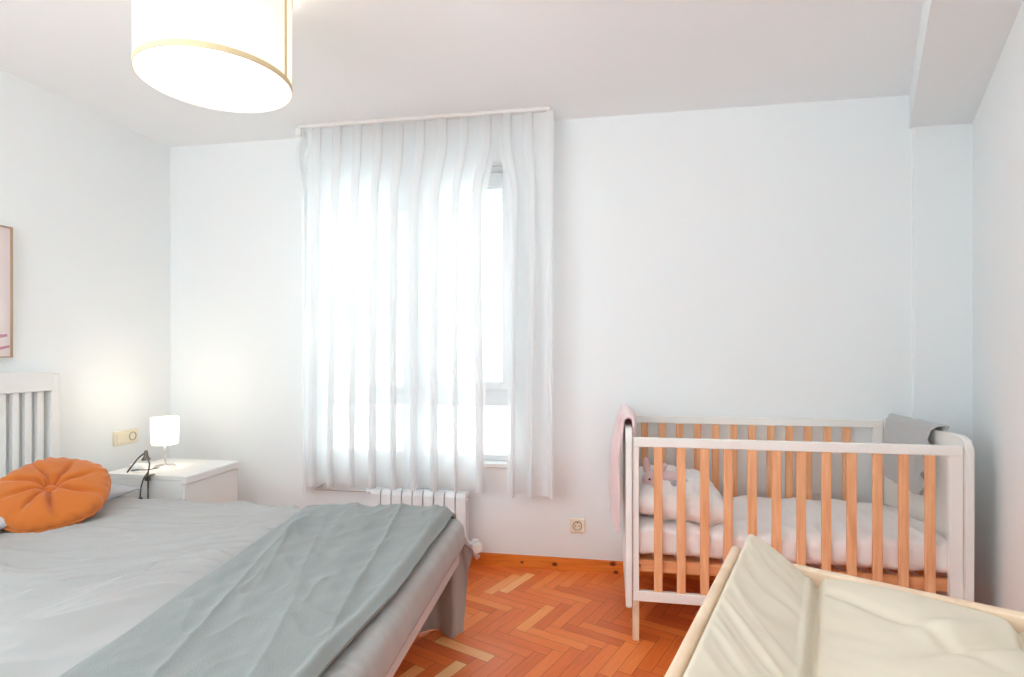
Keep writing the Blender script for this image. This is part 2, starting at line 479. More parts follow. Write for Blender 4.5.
# roller shutter rolled part of the way down outside the panes
bm = bmesh.new()
for k in range(5):
    z = 2.15 - k*0.043
    add_box(bm, WX0+0.01, WX1-0.01, YB+0.185, YB+0.195, z-0.041, z, 0.003)
st(obj('roller_shutter', bm, M['shutter'], w1))
w2 = window('added_window_2', FX0, FX1, FZ0, FZ1, YF-0.1, detailed=False)  # unseen window, added for fill from behind the camera
st(box('added_blind', FX0+0.01, FX1-0.01, YF-0.045, YF-0.041, FZ0+0.01, FZ1-0.005, M['blind'], w2))  # added blind, softens the sky light on the back wall
w3 = window('added_window_3', SY0, SY1, SZ0, SZ1, 0.0, detailed=False)  # unseen side window, added to brighten the right wall
w3.rotation_euler = (0, 0, pi/2); w3.location = (XL-0.1, 0, 0)
st(box('added_blind', SY0+0.01, SY1-0.01, -0.059, -0.055, SZ0+0.01, SZ1-0.005, M['blind'], w3))  # added blind over the unseen side window

# ------------------------------------------------------------------ curtains
YC = 2.775
def curtain(name, xa, xb, pleats, zt, zb, seed, label, flare=0.0, heading_to=None, bulge=0.0, xat=0.0, xbt=0.0):
    rr = random.Random(seed)
    root = empty(name, ((xa+xb)/2, YC, 0))
    tag(root, label, 'curtain')
    ox = (xa+xb)/2
    ph = [rr.uniform(-0.5, 0.5) for _ in range(60)]
    am = [rr.uniform(0.7, 1.25) for _ in range(60)]
    W = xb-xa; p = W/pleats
    def f(u, v, z0=zt, z1=zb, dyy=0.0):
        s = u*pleats
        k = int(min(s, pleats-1e-6)); fr = s-k
        z = z0 + (z1-z0)*v
        h = (zt - z)/(zt-zb)                      # 0 at the top, 1 at the hem
        A1 = am[k]*(1-fr) + am[k+1]*fr
        P = ph[k]*(1-fr)+ph[k+1]*fr
        amp = (0.012 + 0.030*sstep(0.02, 0.5, h))*A1
        ov = 0.43 - 0.07*sstep(0.1, 0.9, h) + 0.05*nz(k*3.1, 0.5, seed)
        tp = 1 - sstep(0.05, 0.22, h)
        x = xa + xat*tp + (p + (xbt-xat)*tp/pleats)*(s + ov*sin(2*pi*s + P*h*1.6))
        x += flare*h*(u-0.5)*2
        x += 0.012*h*nz(s*0.7, z*0.8, seed)
        y = YC + amp*cos(2*pi*s + P*h*2.2) + 0.02*h*nz(s*0.35, z*0.6, seed+9) + dyy
        y -= bulge*h*h
        return (x-ox, y-YC, z)
    n = int(pleats*22)
    grid('sheer_panel', n, 50, lambda u, v: f(u, v), M['sheer'], root)
    grid('hem', n, 8, lambda u, v: f(u, v, zb+0.175, zb+0.001, -0.0025), M['sheer'], root)
    grid('heading_tape', n, 4, lambda u, v: f(u, v, zt, zt-0.075, 0.003), M['tape'], root)
    return root
curtain('curtain', -1.60, -0.615, 9, 2.335, 0.428, 1, 'wide sheer white curtain panel covering the left and middle of the window', flare=0.012, xbt=0.055)
curtain('curtain', -0.505, -0.285, 2.6, 2.335, 0.415, 5, 'narrow sheer white curtain panel at the right edge of the window', flare=0.02, xat=-0.06)
# upper joining fold: closes the gap at the top rail
# left return, hanging to the side towards the lamp
root = empty('curtain', (-1.62, 2.80, 0)); tag(root, 'narrow sheer curtain end turning back to the wall on the lamp side of the window', 'curtain')
def fret(u, v):
    h = v; z = 2.335 + (0.37-2.335)*v
    x = -0.045 - 0.04*sstep(0, .06, v) + 0.035*sstep(.06, .2, v) + 0.05*u + 0.012*sin(2*pi*u*2.2+v*2)*(0.4+h)
    y = 0.10 - 0.13*u + 0.012*sin(2*pi*u*2)
    return (x, y, z)
grid('sheer_panel', 40, 40, fret, M['sheer'], root)
rail = empty('curtain_rail', (0, 0, 0)); tag(rail, 'slim white ceiling curtain rail above the window', 'curtain rail')
bm = bmesh.new(); add_box(bm, -1.64, -0.29, 2.755, 2.795, 2.333, 2.35, 0.003); obj('track', bm, M['white'], rail)
bm = bmesh.new(); add_box(bm, -1.655, -1.625, 2.75, 2.80, 2.29, 2.332, 0.004)
obj('end_bracket', bm, M['white'], rail)

# ------------------------------------------------------------------ radiator
rad = empty('radiator', (-0.99, 2.845, 0)); tag(rad, 'white ribbed radiator under the window behind the bed', 'radiator')
ns, pitch = 9, 0.0582
for k in range(ns):
    bm = bmesh.new()
    x = -0.262 + pitch*k
    g = 0.0033
    pts = [(-0.045, 0.10), (-0.045, 0.385), (-0.036, 0.405), (-0.015, 0.413), (0.03, 0.413), (0.03, 0.10)]
    # front face panel with rounded top
    add_prism(bm, pts[:4] + [(-0.015, 0.40), (-0.03, 0.38), (-0.035, 0.36), (-0.035, 0.10)], 'x', x+g, x+pitch-g)
    add_box(bm, x+pitch/2-0.006, x+pitch/2+0.006, -0.036, 0.04, 0.10, 0.40, 0.002)
    add_box(bm, x+g, x+pitch-g, -0.02, 0.035, 0.385, 0.402, 0.002)
    add_box(bm, x+0.008, x+pitch-0.008, 0.03, 0.04, 0.12, 0.38, 0.002)
    add_tube(bm, [(x, 0.0, 0.37), (x+pitch, 0.0, 0.37)], 0.016, 12)
    add_tube(bm, [(x, 0.0, 0.14), (x+pitch, 0.0, 0.14)], 0.016, 12)
    obj('section', bm, M['rad'], rad)
bm = bmesh.new()
add_tube(bm, [(0.262, 0, 0.14), (0.30, 0, 0.14)], 0.012)
add_tube(bm, [(0.30, 0, 0.14), (0.30, 0, 0.09), (0.30, 0.03, 0.055), (0.30, 0.07, 0.05)], 0.010)
add_lathe(bm, [(0, -0.02), (0.016, -0.02), (0.018, -0.012), (0.018, 0.012), (0.016, 0.02), (0, 0.02)], 20, (0.30, 0, 0.14))
v = obj('valve', bm, M['rad'], rad); smooth_by_angle(v)
bm = bmesh.new()
add_tube(bm, [(0.318, -0.015, 0.135), (0.322, -0.03, 0.135), (0.323, -0.035, 0.135), (0.327, -0.065, 0.135)], [0.015, 0.018, 0.024, 0.022], 20)
v = obj('valve_knob', bm, M['white'], rad); smooth_by_angle(v)
bm = bmesh.new()
add_tube(bm, [(-0.262, 0, 0.385), (-0.285, 0, 0.387)], 0.009)
add_tube(bm, [(-0.285, 0, 0.387), (-0.30, 0, 0.387)], 0.015, 12)
v = obj('air_valve', bm, M['rad'], rad); smooth_by_angle(v)
bm = bmesh.new(); add_tube(bm, spline([(-0.30, 0, 0.386), (-0.33, 0, 0.386), (-0.57, 0.0, 0.386), (-0.60, 0.02, 0.386), (-0.605, 0.085, 0.386)]), 0.0055)
v = obj('pipe', bm, M['steel'], rad, smooth=True)

# ------------------------------------------------------------------ sockets
so = empty('wall_socket', (0.0, YB, 0.0)); tag(so, 'square ivory wall socket low on the back wall between curtain and crib', 'wall socket')
so.location = (-0.166, YB, 0.237)
bm = bmesh.new(); add_box(bm, -0.038, 0.038, -0.012, 0, -0.038, 0.038, 0.006, 3); obj('plate', bm, M['ivory'], so)
bm = bmesh.new()
prof = [(0.0, 0.004), (0.0185, 0.004), (0.0195, 0.0135), (0.0235, 0.0145), (0.025, 0.012)]
add_lathe(bm, prof, 32); bmesh.ops.transform(bm, matrix=Matrix.Rotation(pi/2, 4, 'X'), verts=bm.verts)
v = obj('socket_well', bm, M['ivory_dark'], so); smooth_by_angle(v)
bm = bmesh.new()
for sx in (-0.0095, 0.0095): add_tube(bm, [(sx, -0.0045, 0), (sx, -0.0125, 0)], 0.0028, 10)
add_box(bm, -0.003, 0.003, -0.014, -0.005, 0.014, 0.019)
obj('contact', bm, M['black'], so)

sw = empty('wall_socket', (XL, 2.612, 1.15-0.47)); tag(sw, 'double ivory switch and socket plate on the wall above the nightstand', 'wall socket')
bm = bmesh.new(); add_box(bm, 0, 0.012, -0.078, 0.078, -0.038, 0.038, 0.005, 3); obj('plate', bm, M['ivory'], sw)
bm = bmesh.new(); add_box(bm, 0.010, 0.017, -0.064, -0.012, -0.026, 0.026, 0.003); obj('switch_rocker', bm, M['ivory'], sw)
bm = bmesh.new(); add_lathe(bm, [(0, 0.002), (0.018, 0.002), (0.019, 0.014), (0.0235, 0.0145), (0.024, 0.011)], 32)
bmesh.ops.transform(bm, matrix=Matrix.Translation((0, 0.038, 0)) @ Matrix.Rotation(pi/2, 4, 'Y'), verts=bm.verts)
v = obj('socket_well', bm, M['ivory_dark'], sw); smooth_by_angle(v)

# ------------------------------------------------------------------ picture
pic = empty('wall_picture', (XL, 1.735, 1.396)); tag(pic, 'framed blush picture with mauve brush strokes above the headboard', 'picture')
hw, hh, fw_ = 0.281, 0.281, 0.006
bm = bmesh.new()
add_box(bm, 0.001, 0.03, -hw, -hw+fw_, -hh, hh, 0.001); add_box(bm, 0.001, 0.03, hw-fw_, hw, -hh, hh, 0.001)
add_box(bm, 0.001, 0.03, -hw+fw_, hw-fw_, -hh, -hh+fw_, 0.001); add_box(bm, 0.001, 0.03, -hw+fw_, hw-fw_, hh-fw_, hh, 0.001)
obj('frame', bm, M['frame_wood'], pic)
cv = box('canvas', 0.002, 0.022, -hw+fw_, hw-fw_, -hh+fw_, hh-fw_, M['canvas'], pic)
bm = bmesh.new()
def stroke(pts, w):
    pts = spline([(0.0228, a, b) for a, b in pts], 8)
    prev = None
    for i, p in enumerate(pts):
        ww = w*(0.55+0.45*sin(pi*min(1, (i+2)/(len(pts)))))
        q = (bm.verts.new((p.x, p.y, p.z-ww)), bm.verts.new((p.x, p.y, p.z+ww)))
        if prev: bm.faces.new((prev[0], q[0], q[1], prev[1]))
        prev = q
stroke([(-0.1, -0.20), (0.1, -0.215), (0.2, -0.195), (0.262, -0.185)], 0.010)
stroke([(-0.05, -0.262), (0.12, -0.258), (0.2, -0.248), (0.272, -0.232)], 0.009)
obj('brush_strokes', bm, M['mauve'], cv)

# ------------------------------------------------------------------ bed
RB = math.radians(2.6)
bed = empty('double_bed', (-2.50, 1.48, 0)); tag(bed, 'white double bed with slatted headboard and pale upholstered base', 'bed')
# bed local: x along length from the headboard (0) to the foot, y across. rotated slightly about the far foot corner
FOOT, FAR, NEAR, ZB0, ZB1, ZT = -0.575, 2.17, 0.74, 0.295, 0.36, 0.485
def foot_x(y): return -0.575 + 0.0456*(2.12-y)      # foot end runs a little askew
def quad_box(bm, xa, ya, yb, z0, z1, inset=0.0, bev=0.02):
    pts = [(xa, ya), (foot_x(ya)-inset, ya), (foot_x(yb)-inset, yb), (xa, yb)]
    A = [bm.verts.new((p[0]+2.50, p[1]-1.48, z0)) for p in pts]; B = [bm.verts.new((p[0]+2.50, p[1]-1.48, z1)) for p in pts]
    fs = [bm.faces.new(A), bm.faces.new(list(reversed(B)))]
    for i in range(4): fs.append(bm.faces.new((A[i], B[i], B[(i+1) % 4], A[(i+1) % 4])))
    es = list({e for f in fs for e in f.edges})
    bmesh.ops.bevel(bm, geom=es, offset=bev, segments=4, affect='EDGES')
bm = bmesh.new(); quad_box(bm, -2.47, NEAR, FAR-0.03, ZB0, 0.375, 0.004, 0.022)
v = obj('base', bm, M['base'], bed); smooth_by_angle(v, 50)
bm = bmesh.new(); quad_box(bm, -2.47, NEAR+0.01, FAR-0.04, 0.365, ZT-0.012, 0.02, 0.03)
v = obj('mattress', bm, M['crib_sheet'], bed); smooth_by_angle(v, 50)
for lx, ly in ((-2.38, 0.85), (-2.38, 2.02), (-0.8, 0.9), (-0.85, 2.0), (-1.6, 1.45)):
    bm = bmesh.new(); add_lathe(bm, [(0, 0), (0.022, 0), (0.028, 0.30), (0, 0.30)], 16, (lx+2.5, ly-1.48, 0))
    obj('leg', bm, M['black'], bed)
hb = empty('headboard'); hb.parent = bed; hb.location = (-0.035, 0, 0)
HY0, HY1 = 0.71-1.48, 2.206-1.48
bm = bmesh.new(); add_box(bm, -0.022, 0.022, HY0, HY1-0.034, 0.962, 1.052, 0.003); obj('top_rail', bm, M['white'], hb)
bm = bmesh.new(); add_box(bm, -0.022, 0.022, HY0+0.04, HY1-0.04, 0.40, 0.47, 0.003); obj('bottom_rail', bm, M['white'], hb)
for yy in (HY0, HY1-0.04):
    bm = bmesh.new(); add_box(bm, -0.024, 0.020, yy, yy+0.04, 0, 1.042, 0.004); obj('post', bm, M['white'], hb)
ysl = HY1-0.04-0.056
while ysl > HY0+0.05:
    bm = bmesh.new(); add_box(bm, -0.010, 0.010, ysl, ysl+0.028, 0.46, 0.97, 0.002); obj('slat', bm, M['white'], hb)
    ysl -= 0.0535

def wrinkle(x, y):
    # long soft creases running across the bed, pulled slightly askew
    a = math.radians(28)
    p = x*cos(a)+y*sin(a); q = -x*sin(a)+y*cos(a)
    w1 = nz(x*1.7, y*1.7, 3.0)
    h = 0.020*max(0, ridged(p*0.9, q*4.2+w1*1.6, 1.0))**2.2
    h += 0.016*max(0, ridged(p*1.7+4, q*8.5+w1*2.4, 5.0))**2.2
    h += 0.011*max(0, ridged(p*2.8+1, q*16+w1*4, 7.0))**2
    h += 0.0045*nz(p*5, q*30+w1*6, 2.0)
    h *= 1 - 0.80*sstep(-1.25, -1.15, x)
    return h - 0.010 + 0.006*nz(x*2.2, y*2.2, 8.0)

def top_h(x, y):
    return ZT + wrinkle(x, y)

SX0 = -2.47
def drape(x, y, extra=0.0, wr=1.0):
    """sheet point: x,y measured on the flat cloth"""
    fx = foot_x(min(y, FAR)); r0 = 0.03
    d = x - (fx - r0); e = y - (FAR - r0)
    zt = ZT + wr*wrinkle(min(x, fx), min(y, FAR)) + extra
    if d <= 0 and e <= 0:
        return (x, y, zt)
    if e > 0:      # the far corner is a cone of loose cloth
        dd = max(d, 0.0)
        r = hypot(dd, e); phi = atan2(e, dd)
    else:
        r = d; phi = 0.0
    # roll over the edge
    if r < r0*pi/2:
        o = r0*sin(r/r0); dz = r0*(1-cos(r/r0))
    else:
        o = r0; dz = r0 + (r - r0*pi/2)
    z = zt - dz
    fl = sstep(0.0, 0.25, dz)
    if phi > 0.001:
        flare = (0.085*fl)*sin(2*min(phi, pi/2))**0.7 + 0.012*fl*sin(phi*9+dz*6) - 0.05*sstep(0.25, 0.5, dz)*cos(phi)
        o2 = o + flare
        bx, by = (fx-r0 if d > 0 else x), FAR-r0
        X = bx + o2*cos(phi)*1.0; Y = by + o2*sin(phi)
        if d <= 0:
            fw = 0.030*fl*(0.3+sstep(-1.1, -0.7, x))*sin(x*34+2*nz(x*4, 0, 1)) + 0.012*fl*nz(x*9, z*3, 4)
            X, Y = x, by + o + 0.01*fl + fw
        return (X, Y, max(z, 0.006+0.004*sin(x*40)))
    X = fx - r0 + o + 0.016*sin(pi*min(1, dz/0.15)) + 0.007*fl*ridged(y*4.0, z*6, 2) + 0.004*nz(y*11, z*8)
    return (X, y, z)
FD, SD = 0.112, 0.56
def fsheet(u, v):
    # u across length, v across width; the hem at the foot rises and falls
    y = NEAR-0.02 + (FAR - 0.03 + SD - NEAR)*v
    fd = FD - 0.035*sstep(0.9, 1.5, y)*0 + 0.018*nz(y*3.0, 1.0) - 0.05*sstep(1.30, 0.95, y)
    x1 = foot_x(min(y, FAR)) - 0.03 + fd
    x = SX0 + (x1-SX0)*u
    return drape(x, y)
sh = grid('bed_sheet', 300, 330, fsheet, M['sheet'], thick=0.003, offset=-1)
tag(sh, 'rumpled pale grey sheet over the bed, hanging to the floor at the far foot corner', 'bed sheet')

# throw across the foot
def fthrow(u, v):
    y = NEAR-0.12 + (FAR+0.13 - (NEAR-0.12))*v
    xa = -1.235 + (2.165-y)*0.135 + 0.012*nz(y*4, 2)
    x1 = foot_x(min(y, FAR)) - 0.022 + 0.006*nz(y*3, 7) - 0.012*sstep(1.9, 2.2, y) - 0.02*sstep(1.5, 1.0, y)
    x = xa + (x1-xa)*u
    h = 0.0
    # folds fanning lengthwise from the far edge
    q = (x+1.235) - 0.30*(2.165-y)
    h += 0.020*max(0, ridged(q*3.4+3, y*0.5, 6.0))**4 * sstep(1.1, 2.1, y) + 0.010*max(0, ridged(q*6+1, y*0.7, 9.0))**3
    h += 0.004*ridged((x+0.4*y)*5.0, y*1.6, 11.0)
    h += 0.006*nz(x*9, y*6, 2.0) + 0.004*nz(x*20, y*16, 2.0) + 0.005*max(0, ridged(x*6+y*5, y*3-x*4, 12.0))**3
    edge = min(1, min(u, 1-u)*9); h = h*edge
    h += 0.012*exp(-((u-0.95)/0.03)**2)                       # rolled border at the foot
    bx, by, bz = drape(x, y, 0.004, 0.0)
    bz = max(bz, ZT-0.14) if y > NEAR+0.01 else bz
    if y < NEAR+0.03:
        bz = bz - (NEAR+0.03-y)*1.0; by = NEAR+0.005
    lift = 0.016 + h
    if y > FAR-0.03: return (bx, by+lift, bz+0.004)
    # beyond the edge the cloth curls down
    fx = foot_x(y)
    ox = 0.0
    if x > fx-0.03: ox = lift*sstep(fx-0.03, fx+0.02, x)
    return (bx+ox, by, bz+lift)
th = grid('throw_blanket', 170, 260, fthrow, M['throw'], thick=0.013, offset=-1)
tag(th, 'sage grey plush throw laid across the foot of the bed', 'blanket')

# pillow
def pillow_mesh(name, w, d, h, mt, parent, seed=0, n=36, pinch=0.10, wr=0.006, full=0.55):
    vs, fs, idx = [], [], {}
    for side in (1, -1):
        for j in range(n+1):
            for i in range(n+1):
                u, v = i/n*2-1, j/n*2-1
                if side == -1 and (i in (0, n) or j in (0, n)):
                    idx[(side, i, j)] = idx[(1, i, j)]; continue
                x = w/2*u*(1-pinch*(1-v*v)*abs(u)**3*0.6)
                y = d/2*v*(1-pinch*(1-u*u)*abs(v)**3*0.6)
                t = max(0, (1-abs(u)**2.6)*(1-abs(v)**2.6))**full
                z = side*h/2*t + wr*nz(u*2.5+seed, v*2.5, side)*(t)*2 + wr*ridged(u*5, v*5+seed, side)*t
                idx[(side, i, j)] = len(vs); vs.append((x, y, z))
        for j in range(n):
            for i in range(n):
                q = [idx[(side, i, j)], idx[(side, i+1, j)], idx[(side, i+1, j+1)], idx[(side, i, j+1)]]
                fs.append(q if side == 1 else q[::-1])
    me = D.meshes.new(name); me.from_pydata(vs, [], fs); me.materials.append(mt)
    for p in me.polygons: p.use_smooth = True
    me.update()
    return link(D.objects.new(name, me), parent)
pl = pillow_mesh('pillow', 0.36, 0.68, 0.085, M['pillow'], None, 3)
pl.location = (-2.285, 1.885, 0.534); pl.rotation_euler = (0.0, math.radians(4), math.radians(-3))
tag(pl, 'flat grey bed pillow under the orange cushion', 'pillow')

# round orange cushion with a button
def fcush(u, v):
    th = 2*pi*u
    # v 0..0.5 top from the centre to the rim, 0.5..1 bottom
    R = 0.190; H = 0.062
    top = v <= 0.5
    t = v*2 if top else (1-v)*2
    r = R*sin(t*pi/2)**0.9
    z = H*(cos(t*pi/2))**0.75
    tn = r/R
    # dimple
    z -= H*0.80*exp(-(tn/0.17)**2)
    # radial tucks
    tuck = 0.0
    for k, (a, s, l) in enumerate(((0.35, 1, 1), (1.15, .8, .8), (1.9, .9, 1), (2.75, .9, .9), (3.45, 1, 1), (4.2, .7, .8), (4.95, .8, .8), (5.65, 1, 1))):
        da = (th-a-0.25*(tn-0.5)+pi) % (2*pi) - pi
        wd = 0.085/(0.35+tn)
        tuck += s*exp(-(da/wd)**2)*exp(-((tn-0.42)/(0.34*l))**2)
    z -= 0.026*tuck
    # rim gathers
    g = sstep(0.80, 1.0, tn)
    z += 0.004*g*sin(th*26+2*nz(cos(th)*3, sin(th)*3))
    r *= 1 + 0.022*sin(th*5+1)*tn + 0.012*nz(cos(th)*2.5, sin(th)*2.5, 4)*tn + 0.008*g*sin(th*31)
    z += 0.006*nz(r*cos(th)*12, r*sin(th)*12, 3)*sstep(.1, .4, tn)
    if not top: z = -z*0.85
    return (r*cos(th), r*sin(th), z)
cu = empty('floor_cushion', (-2.142, 1.842, 0.588)); tag(cu, 'round burnt orange cushion with a central button lying on the pillow', 'cushion')
cu.rotation_euler = (math.radians(23), math.radians(22), 0)
grid('cushion_cover', 160, 90, fcush, M['orange'], cu, closed_u=True)
bm = bmesh.new(); add_lathe(bm, [(0, 0.016), (0.010, 0.015), (0.018, 0.010), (0.021, 0.003), (0.019, -0.004), (0, -0.006)], 24)
o = obj('button', bm, M['orange'], cu, smooth=True); o.location = (0, 0, 0.021)
bm = bmesh.new()
add_tube(bm, [(0.190*cos(a)*(1+0.022*sin(a*5+1)), 0.190*sin(a)*(1+0.022*sin(a*5+1)), 0.0) for a in [2*pi*k/60 for k in range(61)]], 0.004, 8, False)
obj('piping', bm, M['orange'], cu, smooth=True)

# ------------------------------------------------------------------ nightstand
NX0, NX1, NY0, NY1, NZ = -2.42, -1.965, 2.337, 2.725, 0.55
ns_ = empty('nightstand', ((NX0+NX1)/2, (NY0+NY1)/2, 0)); tag(ns_, 'white two-drawer nightstand in the corner by the bed', 'nightstand')
def L_(x, y): return (x-(NX0+NX1)/2, y-(NY0+NY1)/2)
hx, hy = (NX1-NX0)/2, (NY1-NY0)/2
bm = bmesh.new()
add_box(bm, -hx, hx-0.02, -hy, -hy+0.018, 0, NZ-0.02, 0.002); add_box(bm, -hx, hx-0.02, hy-0.018, hy, 0, NZ-0.02, 0.002)
add_box(bm, -hx, -hx+0.01, -hy+0.018, hy-0.018, 0, NZ-0.02); add_box(bm, -hx+0.01, hx-0.03, -hy+0.018, hy-0.018, 0.03, 0.05)
obj('carcass', bm, M['white'], ns_)
bm = bmesh.new()
pts = [(-hx, NZ), (hx-0.004, NZ), (hx, NZ-0.004), (hx, NZ-0.034), (hx-0.007, NZ-0.034), (hx-0.02, NZ-0.03), (hx-0.022, NZ-0.018), (-hx, NZ-0.018)]
add_prism(bm, pts, 'y', -hy, hy); obj('top', bm, M['white'], ns_)
for z0, z1 in ((0.285, 0.512), (0.055, 0.278)):
    bm = bmesh.new(); add_box(bm, hx-0.02, hx-0.008, -hy+0.003, hy-0.003, z0, z1, 0.0025); add_box(bm, -hx+0.02, hx-0.02, -hy+0.03, hy-0.03, z0+0.01, z0+0.02)
    obj('drawer', bm, M['white'], ns_)

# table lamp
tl = empty('table_lamp', (-2.245, 2.525, NZ)); tl.scale = (0.84, 0.84, 0.94); tag(tl, 'small lit table lamp with drum shade and steel foot on the nightstand', 'lamp')
bm = bmesh.new(); add_lathe(bm, [(0, 0), (0.060, 0), (0.061, 0.004), (0.055, 0.008), (0.012, 0.012), (0.008, 0.02), (0, 0.02)], 40)
v = obj('base', bm, M['steel'], tl); smooth_by_angle(v, 30)
bm = bmesh.new(); add_tube(bm, [(0, 0, 0.01), (0, 0, 0.15)], 0.0055, 12)
v = obj('stem', bm, M['steel'], tl, smooth=True)
bm = bmesh.new()
add_lathe(bm, [(0.064, 0.122), (0.070, 0.124), (0.0725, 0.130), (0.075, 0.20), (0.0755, 0.262), (0.074, 0.268), (0.072, 0.262), (0.0715, 0.20), (0.069, 0.130)], 48, close=True)
v = obj('lamp_shade', bm, M['shade_table'], tl); smooth_by_angle(v, 50)
bm = bmesh.new(); add_lathe(bm, [(0, 0.150), (0.014, 0.150), (0.014, 0.17), (0.026, 0.195), (0.028, 0.21), (0.02, 0.23), (0, 0.238)], 24)
v = obj('bulb', bm, M['bulb'], tl, smooth=True)
bm = bmesh.new(); add_tube(bm, spline([(0.0, -0.058, 0.004), (-0.005, -0.085, 0.004), (-0.03, -0.12, 0.004), (-0.075, -0.13, 0.004), (-0.09, -0.15, 0.004)]), 0.0025, 8)
obj('power_cord', bm, M['black'], tl, smooth=True)
ld = D.lights.new('table_lamp_light', 'POINT'); ld.energy = 3.0; ld.color = (1.0, 0.83, 0.62); ld.shadow_soft_size = 0.05
lo = D.objects.new('table_lamp_light', ld); link(lo, tl); lo.location = (0, 0, 0.245)

# white puck and clip lamp
pk = empty('speaker_puck', (-2.335, 2.45, NZ)); tag(pk, 'small round white puck on the nightstand left of the lamp', 'gadget')
bm = bmesh.new(); add_lathe(bm, [(0, 0), (0.032, 0), (0.036, 0.005), (0.036, 0.020), (0.032, 0.026), (0, 0.027)], 32); v = obj('body', bm, M['white'], pk); smooth_by_angle(v, 40)
cl_ = empty('clip_lamp', (-2.152, 2.33, NZ)); tag(cl_, 'thin dark clip-on reading lamp at the edge of the nightstand', 'lamp')
# head, neck, cord
bm = bmesh.new(); add_tube(bm, spline([(0.0, -0.012, -0.19), (0.0, -0.012, -0.03), (0.0, -0.010, 0.02), (0.004, -0.008, 0.06), (-0.016, -0.006, 0.095), (-0.03, 0, 0.105), (-0.06, 0, 0.085), (-0.10, 0.0, 0.042), (-0.125, 0, 0.012)], 8), 0.0035, 8)
obj('gooseneck', bm, M['dark_metal'], cl_, smooth=True)
bm = bmesh.new(); add_lathe(bm, [(0, 0.045), (0.006, 0.045), (0.009, 0.03), (0.010, 0.018), (0.020, 0.0), (0.018, 0.0), (0.008, 0.016), (0, 0.018)], 20, (-0.022, 0, 0.075))
v = obj('lamp_head', bm, M['dark_metal'], cl_); smooth_by_angle(v, 40)
bm = bmesh.new(); add_tube(bm, spline([(0.0, -0.012, 0.02), (-0.018, -0.018, -0.01), (-0.032, -0.02, -0.06), (-0.036, -0.02, -0.12)], 8), 0.003, 8)
cd = obj('cord', bm, M['black'], cl_, smooth=True)
bm = bmesh.new(); add_box(bm, -0.044, -0.028, -0.030, -0.010, -0.155, -0.10, 0.004); obj('switch', bm, M['black'], cl_)
bm = bmesh.new(); add_box(bm, -0.012, 0.012, -0.022, 0.02, 0.001, 0.007, 0.002); add_box(bm, -0.012, 0.012, -0.022, -0.008, -0.02, 0.004, 0.002)
obj('clamp', bm, M['dark_metal'], cl_)

# ------------------------------------------------------------------ ceiling lamp
cx, cy, zb = -1.198, 1.552, 1.973
clp = empty('ceiling_lamp', (cx, cy, zb)); tag(clp, 'large cream drum ceiling lamp with glowing white diffuser', 'lamp')
R = 0.215
bm = bmesh.new()
add_lathe(bm, [(R, 0.0), (R+0.002, 0.0), (R+0.002, 0.30), (R, 0.30)], 96, close=True)
v = obj('lamp_shade', bm, M['shade_ceiling'], clp); smooth_by_angle(v, 40)
bm = bmesh.new(); add_lathe(bm, [(R+0.0025, 0.0), (R+0.004, 0.0005), (R+0.004, 0.0175), (R+0.0025, 0.018)], 96, close=True)
v = obj('lower_trim', bm, M['tan'], clp); smooth_by_angle(v, 40)
bm = bmesh.new(); add_lathe(bm, [(R+0.0025, 0.287), (R+0.004, 0.2875), (R+0.004, 0.2995), (R+0.0025, 0.30)], 96, close=True)
v = obj('upper_trim', bm, M['tan'], clp); smooth_by_angle(v, 40)
bm = bmesh.new()
a0 = math.radians(7)
for k in range(4):
    a = a0 + (k-1.5)*0.008
add_prism(bm, [((R+0.002)*cos(a0-0.027), (R+0.002)*sin(a0-0.027)), ((R+0.0045)*cos(a0-0.026), (R+0.0045)*sin(a0-0.026)), ((R+0.0045)*cos(a0+0.026), (R+0.0045)*sin(a0+0.026)), ((R+0.002)*cos(a0+0.027), (R+0.002)*sin(a0+0.027))], 'z', 0.012, 0.288)
obj('seam_strip', bm, M['tan'], clp)
bm = bmesh.new(); add_lathe(bm, [(0, 0.004), (R-0.008, 0.004), (R-0.004, 0.007), (R-0.004, 0.011), (0, 0.011)], 96)
v = obj('diffuser', bm, M['diffuser'], clp); smooth_by_angle(v, 40)
bm = bmesh.new(); add_lathe(bm, [(0, 0.355), (0.06, 0.355), (0.06, 0.325), (0.012, 0.32), (0.012, 0.29), (0, 0.29)], 32)
v = obj('ceiling_mount', bm, M['white'], clp); smooth_by_angle(v, 40)
bm = bmesh.new()
for k in range(3):
    a = k*2*pi/3
    add_tube(bm, [(0.01*cos(a), 0.01*sin(a), 0.292), ((R)*cos(a), R*sin(a), 0.292)], 0.003, 8)
obj('spider', bm, M['white'], clp)
ld = D.lights.new('ceiling_bulb', 'POINT'); ld.energy = 0.9; ld.color = (1.0, 0.90, 0.78); ld.shadow_soft_size = 0.06
lo = D.objects.new('ceiling_bulb', ld); link(lo, clp); lo.location = (0, 0, 0.16)

